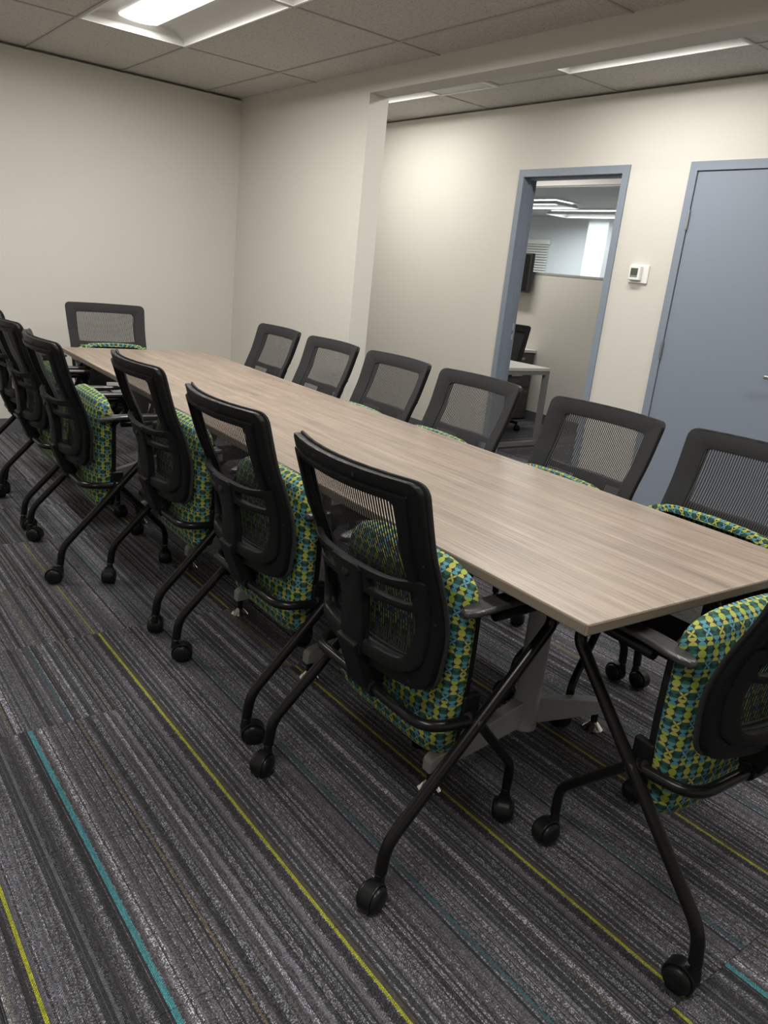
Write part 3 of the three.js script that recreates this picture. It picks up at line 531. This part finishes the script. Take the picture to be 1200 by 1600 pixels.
  // ---- caster: hood with stem, two wheels
  { const hs = new THREE.Shape(); hs.absarc(0, 0, 0.0335, -0.75, Math.PI + 0.55, false); hs.absarc(0, 0, 0.0305, Math.PI + 0.55, -0.75, true); hs.closePath();
    const h = new THREE.ExtrudeGeometry(hs, { depth: 0.028, bevelEnabled: true, bevelThickness: 0.002, bevelSize: 0.0015, bevelSegments: 2, curveSegments: 18 }).translate(0, 0, -0.014).rotateY(Math.PI / 2);
    C.hood = merge([h.translate(0, 0.032, 0.022), rbox(0.010, 0.035, 0.05, 0.004, 0, 0.036, 0.018), cyl(0.011, 0.014, 0.026, 16).translate(0, 0.062, -0.002)]);
    C.collar = cyl(0.0085, 0.0085, 0.02, 12).translate(0, 0.078, 0);
    C.wheel = new THREE.LatheGeometry([[0, -0.011], [0.024, -0.011], [0.0285, -0.0085], [0.0300, -0.004], [0.0300, 0.003], [0.0290, 0.0075], [0.0255, 0.0115], [0.019, 0.0140], [0.010, 0.0153], [0, 0.0158]].map((p) => new THREE.Vector2(...p)), 28);
    C.wheelR = C.wheel.clone().rotateZ(-Math.PI / 2); C.wheelL = C.wheel.clone().rotateZ(Math.PI / 2); }
}
function makeChair() {
  const g = new THREE.Group();
  const fr = part('back_frame', C.frame, M.plastic, g);
  part('screw_recess_shade', C.screwDiscs, M.hole, fr);
  part('mesh_border', C.border, M.meshBorder, g);
  part('mesh_panel', C.mesh, M.mesh, g);
  const y = part('lumbar_support', C.yoke, M.plasticMatte, g);
  part('spine', C.spine, M.plasticMatte, y); part('button', C.button, M.plastic, y);
  part('back_bracket', C.bracket, M.plasticMatte, g);
  part('cross_tube', C.uBar, M.tubeBlack, g);
  for (const i of [0, 1]) { part('rear_leg', C.rear[i], M.tubeBlack, g); part('front_leg', C.front[i], M.tubeBlack, g); part('armrest', C.arm[i], M.armPad, g); part('pivot_bolt', C.bolt[i], M.steel, g); }
  part('seat_cushion', C.cushion, M.fabric, g).userData.label = 'cushion in green, lime and blue geometric fabric';
  const pan = part('seat_pan', C.pan, M.plasticMatte, g);
  part('pan_ribs', C.ribs, M.plasticMatte, pan);
  for (const i of [0, 1]) part('hinge', C.hinge[i], M.plasticMatte, pan);
  part('label_sticker', C.sticker, M.sticker, pan).userData.label = 'pale paper label with rows of fine print';
  for (const [x, z] of [[-0.270, -0.228], [0.270, -0.228], [-0.178, 0.242], [0.178, 0.242]]) {
    const c = part('caster', C.hood, M.wheel, g); c.position.set(x, 0, z);
    part('collar', C.collar, M.steel, c);
    const a = part('wheel', C.wheelR, M.wheel, c); a.position.set(0.0135, 0.0302, 0.022);
    const b = part('wheel', C.wheelL, M.wheel, c); b.position.set(-0.0135, 0.0302, 0.022);
  }
  return g;
}
const proto = makeChair();
const chairs = [ // table x, table z of the middle of the rear wheels, heading, label, caster turns, how far the folded seat has sunk
  [-0.268, -0.50, 90, 'black mesh nesting chair on the table side away from doors, sixth from blank wall', [-1.4, -1.3, -1.2, 2.0]],
  [-0.266, -1.185, 90.5, 'black mesh nesting chair on the table side away from doors, fifth from blank wall', [-1.4, -1.35, 1.2, 0.4]],
  [-0.266, -1.935, 90, 'black mesh nesting chair on the table side away from doors, fourth from blank wall', [1.0, 2.6, 0.785, 1.8]],
  [-0.452, -2.52, 90, 'black mesh nesting chair pulled back from the table, third from blank wall', [0.2, 1.9, 2.5, 0.7]],
  [-0.452, -3.20, 90, 'black mesh nesting chair on the table side away from doors, second from blank wall', [1.5, 0.6, 2.2, 1.1]],
  [-0.42, -3.82, 90, 'black mesh nesting chair on the table side away from doors, next to blank wall', [0.8, 2.7, 1.4, 0.1]],
  [1.19, -0.36, -90, 'black mesh nesting chair on the door side, in front of the closed door handle', [0.785, 0.5, 2.356, 1.571]],
  [1.155, -0.936, -90, 'black mesh nesting chair on the door side, in front of the closed door hinges', [1.1, 2.356, 0.785, 1.7], -0.014],
  [1.16, -1.62, -90, 'black mesh nesting chair on the door side, beside the open doorway', [0.785, 1.3, 2.356, 0.9], -0.017],
  [1.155, -2.205, -90, 'black mesh nesting chair on the door side, third from blank wall', [0.785, 2.356, 1.6, 1.2], -0.020],
  [1.150, -2.80, -90, 'black mesh nesting chair on the door side, second from blank wall', [1.7, 2.356, 0.5, 2.1], -0.028],
  [1.155, -3.43, -90, 'black mesh nesting chair on the door side, next to the room corner', [0.9, 1.8, 2.6, 0.3], -0.028],
  [0.447, 0.302, 180, 'black mesh nesting chair at the table end away from the blank wall', [0.5, -1.65, 0.785, 0.8]],
  [0.385, -4.47, 0, 'black mesh nesting chair at the table end, backing onto the blank wall', [1.2, 0.7, 2.3, 1.5], -0.012],
];
chairs.forEach(([x, z, deg, label, turns, drop = 0], i) => {
  const c = i ? proto.clone() : proto; c.name = numbered('nesting_chair'); scene.add(c);
  c.userData = { label, category: 'chair', group: 'mesh nesting chairs around the meeting table' };
  const a = deg * Math.PI / 180, fx = Math.sin(a), fz = Math.cos(a);
  c.position.copy(t2w(x + fx * 0.25, 0, z + fz * 0.25)); c.rotation.y = a + TROT;
  let k = 0; c.children.forEach((o) => { if (o.name === 'caster') o.rotation.y = turns[k++] * 2; if (o.name === 'seat_cushion' || o.name === 'seat_pan') o.position.y = drop; });
});

// ================================================================ small office beyond the doorway
{
  const d = thing('office_desk', 'white topped desk with grey steel legs inside the open doorway', 'desk');
  d.position.set(3.0, 0, 0.22); const y = 0.69, w = 0.33;
  part('desk_top', rbox(0.66, 0.028, 1.5, 0.004, 0, y - 0.014, -0.75), M.deskTop, d);
  part('desk_frame', merge([box(-w, w, y - 0.06, y - 0.028, -0.045, -0.005), box(-w, w, y - 0.06, y - 0.028, -1.49, -1.45), box(w - 0.04, w, y - 0.06, y - 0.028, -1.45, -0.045), box(-w, -w + 0.04, y - 0.06, y - 0.028, -1.45, -0.045)]), M.deskLeg, d);
  for (const [a, b] of [[-w, -0.045], [w - 0.045, -0.045], [-w, -1.49], [w - 0.045, -1.49]]) part('leg', box(a, a + 0.045, 0.04, y - 0.06, b, b + 0.04), M.deskLeg, d);
  for (const z of [-0.045, -1.49]) part('foot_rail', box(-w, w, 0.005, 0.04, z, z + 0.04), M.deskLeg, d);
}
{
  const c = thing('file_cabinet', 'dark grey drawer cabinet with white top beside the half wall', 'cabinet');
  c.position.set(4.02, 0, -1.1);
  part('body', box(-0.22, 0.235, 0.01, 0.70, -0.28, 0.265), M.cabinet, c);
  part('cabinet_top', rbox(0.48, 0.03, 0.58, 0.004, 0.005, 0.716, 0), M.deskTop, c);
  for (const [y0, y1] of [[0.02, 0.34], [0.35, 0.52], [0.53, 0.69]]) { const f = part('drawer', box(-0.215, 0.23, y0, y1, 0.265, 0.282), M.cabinet, c); part('handle', rbox(0.16, 0.022, 0.02, 0.004, 0.0, y1 - 0.05, 0.29), M.steel, f); if (y0 < 0.1) part('lock', cyl(0.009, 0.009, 0.012, 14).rotateX(Math.PI / 2).translate(0.17, y1 - 0.04, 0.286), M.steel, f); }
}
{
  const t = thing('wall_television', 'black flat television on the half wall seen past the door frame', 'television');
  t.position.set(XP, 1.485, -1.376);
  part('cabinet_back', rbox(0.05, 0.39, 0.84, 0.008, -0.10, 0, 0), M.tvBezel, t);
  part('screen', box(-0.1265, -0.125, -0.18, 0.18, -0.405, 0.405), M.tv, t);
  part('wall_mount', box(-0.075, 0, -0.06, 0.06, -0.06, 0.06), M.tvBezel, t);
}
{
  const o = thing('task_chair', 'black mesh office chair at the white desk through the doorway', 'chair');
  o.position.set(3.42, 0, -0.54); o.rotation.y = -1.05; o.scale.setScalar(0.97);
  const sh = smoothPath(new THREE.Shape(), [[-0.19, 0.60, 0.04], [0.19, 0.60, 0.04], [0.235, 1.02, 0.03], [-0.235, 1.02, 0.03]]); sh.holes.push(smoothPath(new THREE.Path(), [[-0.15, 0.66, 0.03], [0.15, 0.66, 0.03], [0.19, 0.96, 0.02], [-0.19, 0.96, 0.02]]));
  const bendB = (g) => { const q = new TessellateModifier(0.05, 4).modify(g.index ? g.toNonIndexed() : g); const p = q.attributes.position; for (let i = 0; i < p.count; i++) { const x = p.getX(i), y = p.getY(i); p.setZ(i, p.getZ(i) - 0.24 - (y - 0.6) * 0.22 + 0.06 * (x / 0.23) ** 2); } q.computeVertexNormals(); return q; };
  part('back_frame', bendB(new THREE.ExtrudeGeometry(sh, { depth: 0.02, bevelEnabled: true, bevelSize: 0.004, bevelThickness: 0.004, bevelSegments: 1 })), M.plastic, o);
  part('mesh_panel', bendB(new THREE.ExtrudeGeometry(smoothPath(new THREE.Shape(), [[-0.155, 0.655, 0.03], [0.155, 0.655, 0.03], [0.195, 0.965, 0.02], [-0.195, 0.965, 0.02]]), { depth: 0.003, bevelEnabled: false }).translate(0, 0, 0.012)), M.meshBorder, o);
  part('back_post', tube([[0, 0.42, -0.05], [0, 0.42, -0.27], [0, 0.68, -0.29]], 0.08, 0.018, 10), M.plastic, o);
  part('seat', rbox(0.48, 0.07, 0.46, 0.03, 0, 0.46, 0, 3), M.plasticMatte, o);
  part('gas_column', merge([cyl(0.025, 0.025, 0.22, 16).translate(0, 0.31, 0), cyl(0.038, 0.042, 0.12, 16).translate(0, 0.15, 0)]), M.plastic, o);
  for (let k = 0; k < 5; k++) {
    const a = k * Math.PI * 2 / 5 + 0.35, L = 0.3;
    const b = part('base_arm', rbox(L, 0.03, 0.04, 0.008).translate(L / 2, 0, 0).rotateZ(-0.12), M.plastic, o); b.position.set(0, 0.115, 0); b.rotation.y = a;
    const c = part('caster', C.hood, M.wheel, o); c.position.set(Math.cos(a) * 0.29, 0, -Math.sin(a) * 0.29); c.rotation.y = a * 1.7;
    for (const s of [-1, 1]) { const w = part('wheel', s > 0 ? C.wheelR : C.wheelL, M.wheel, c); w.position.set(s * 0.0135, 0.0302, 0.022); }
  }
}

renderer.render(scene, camera);
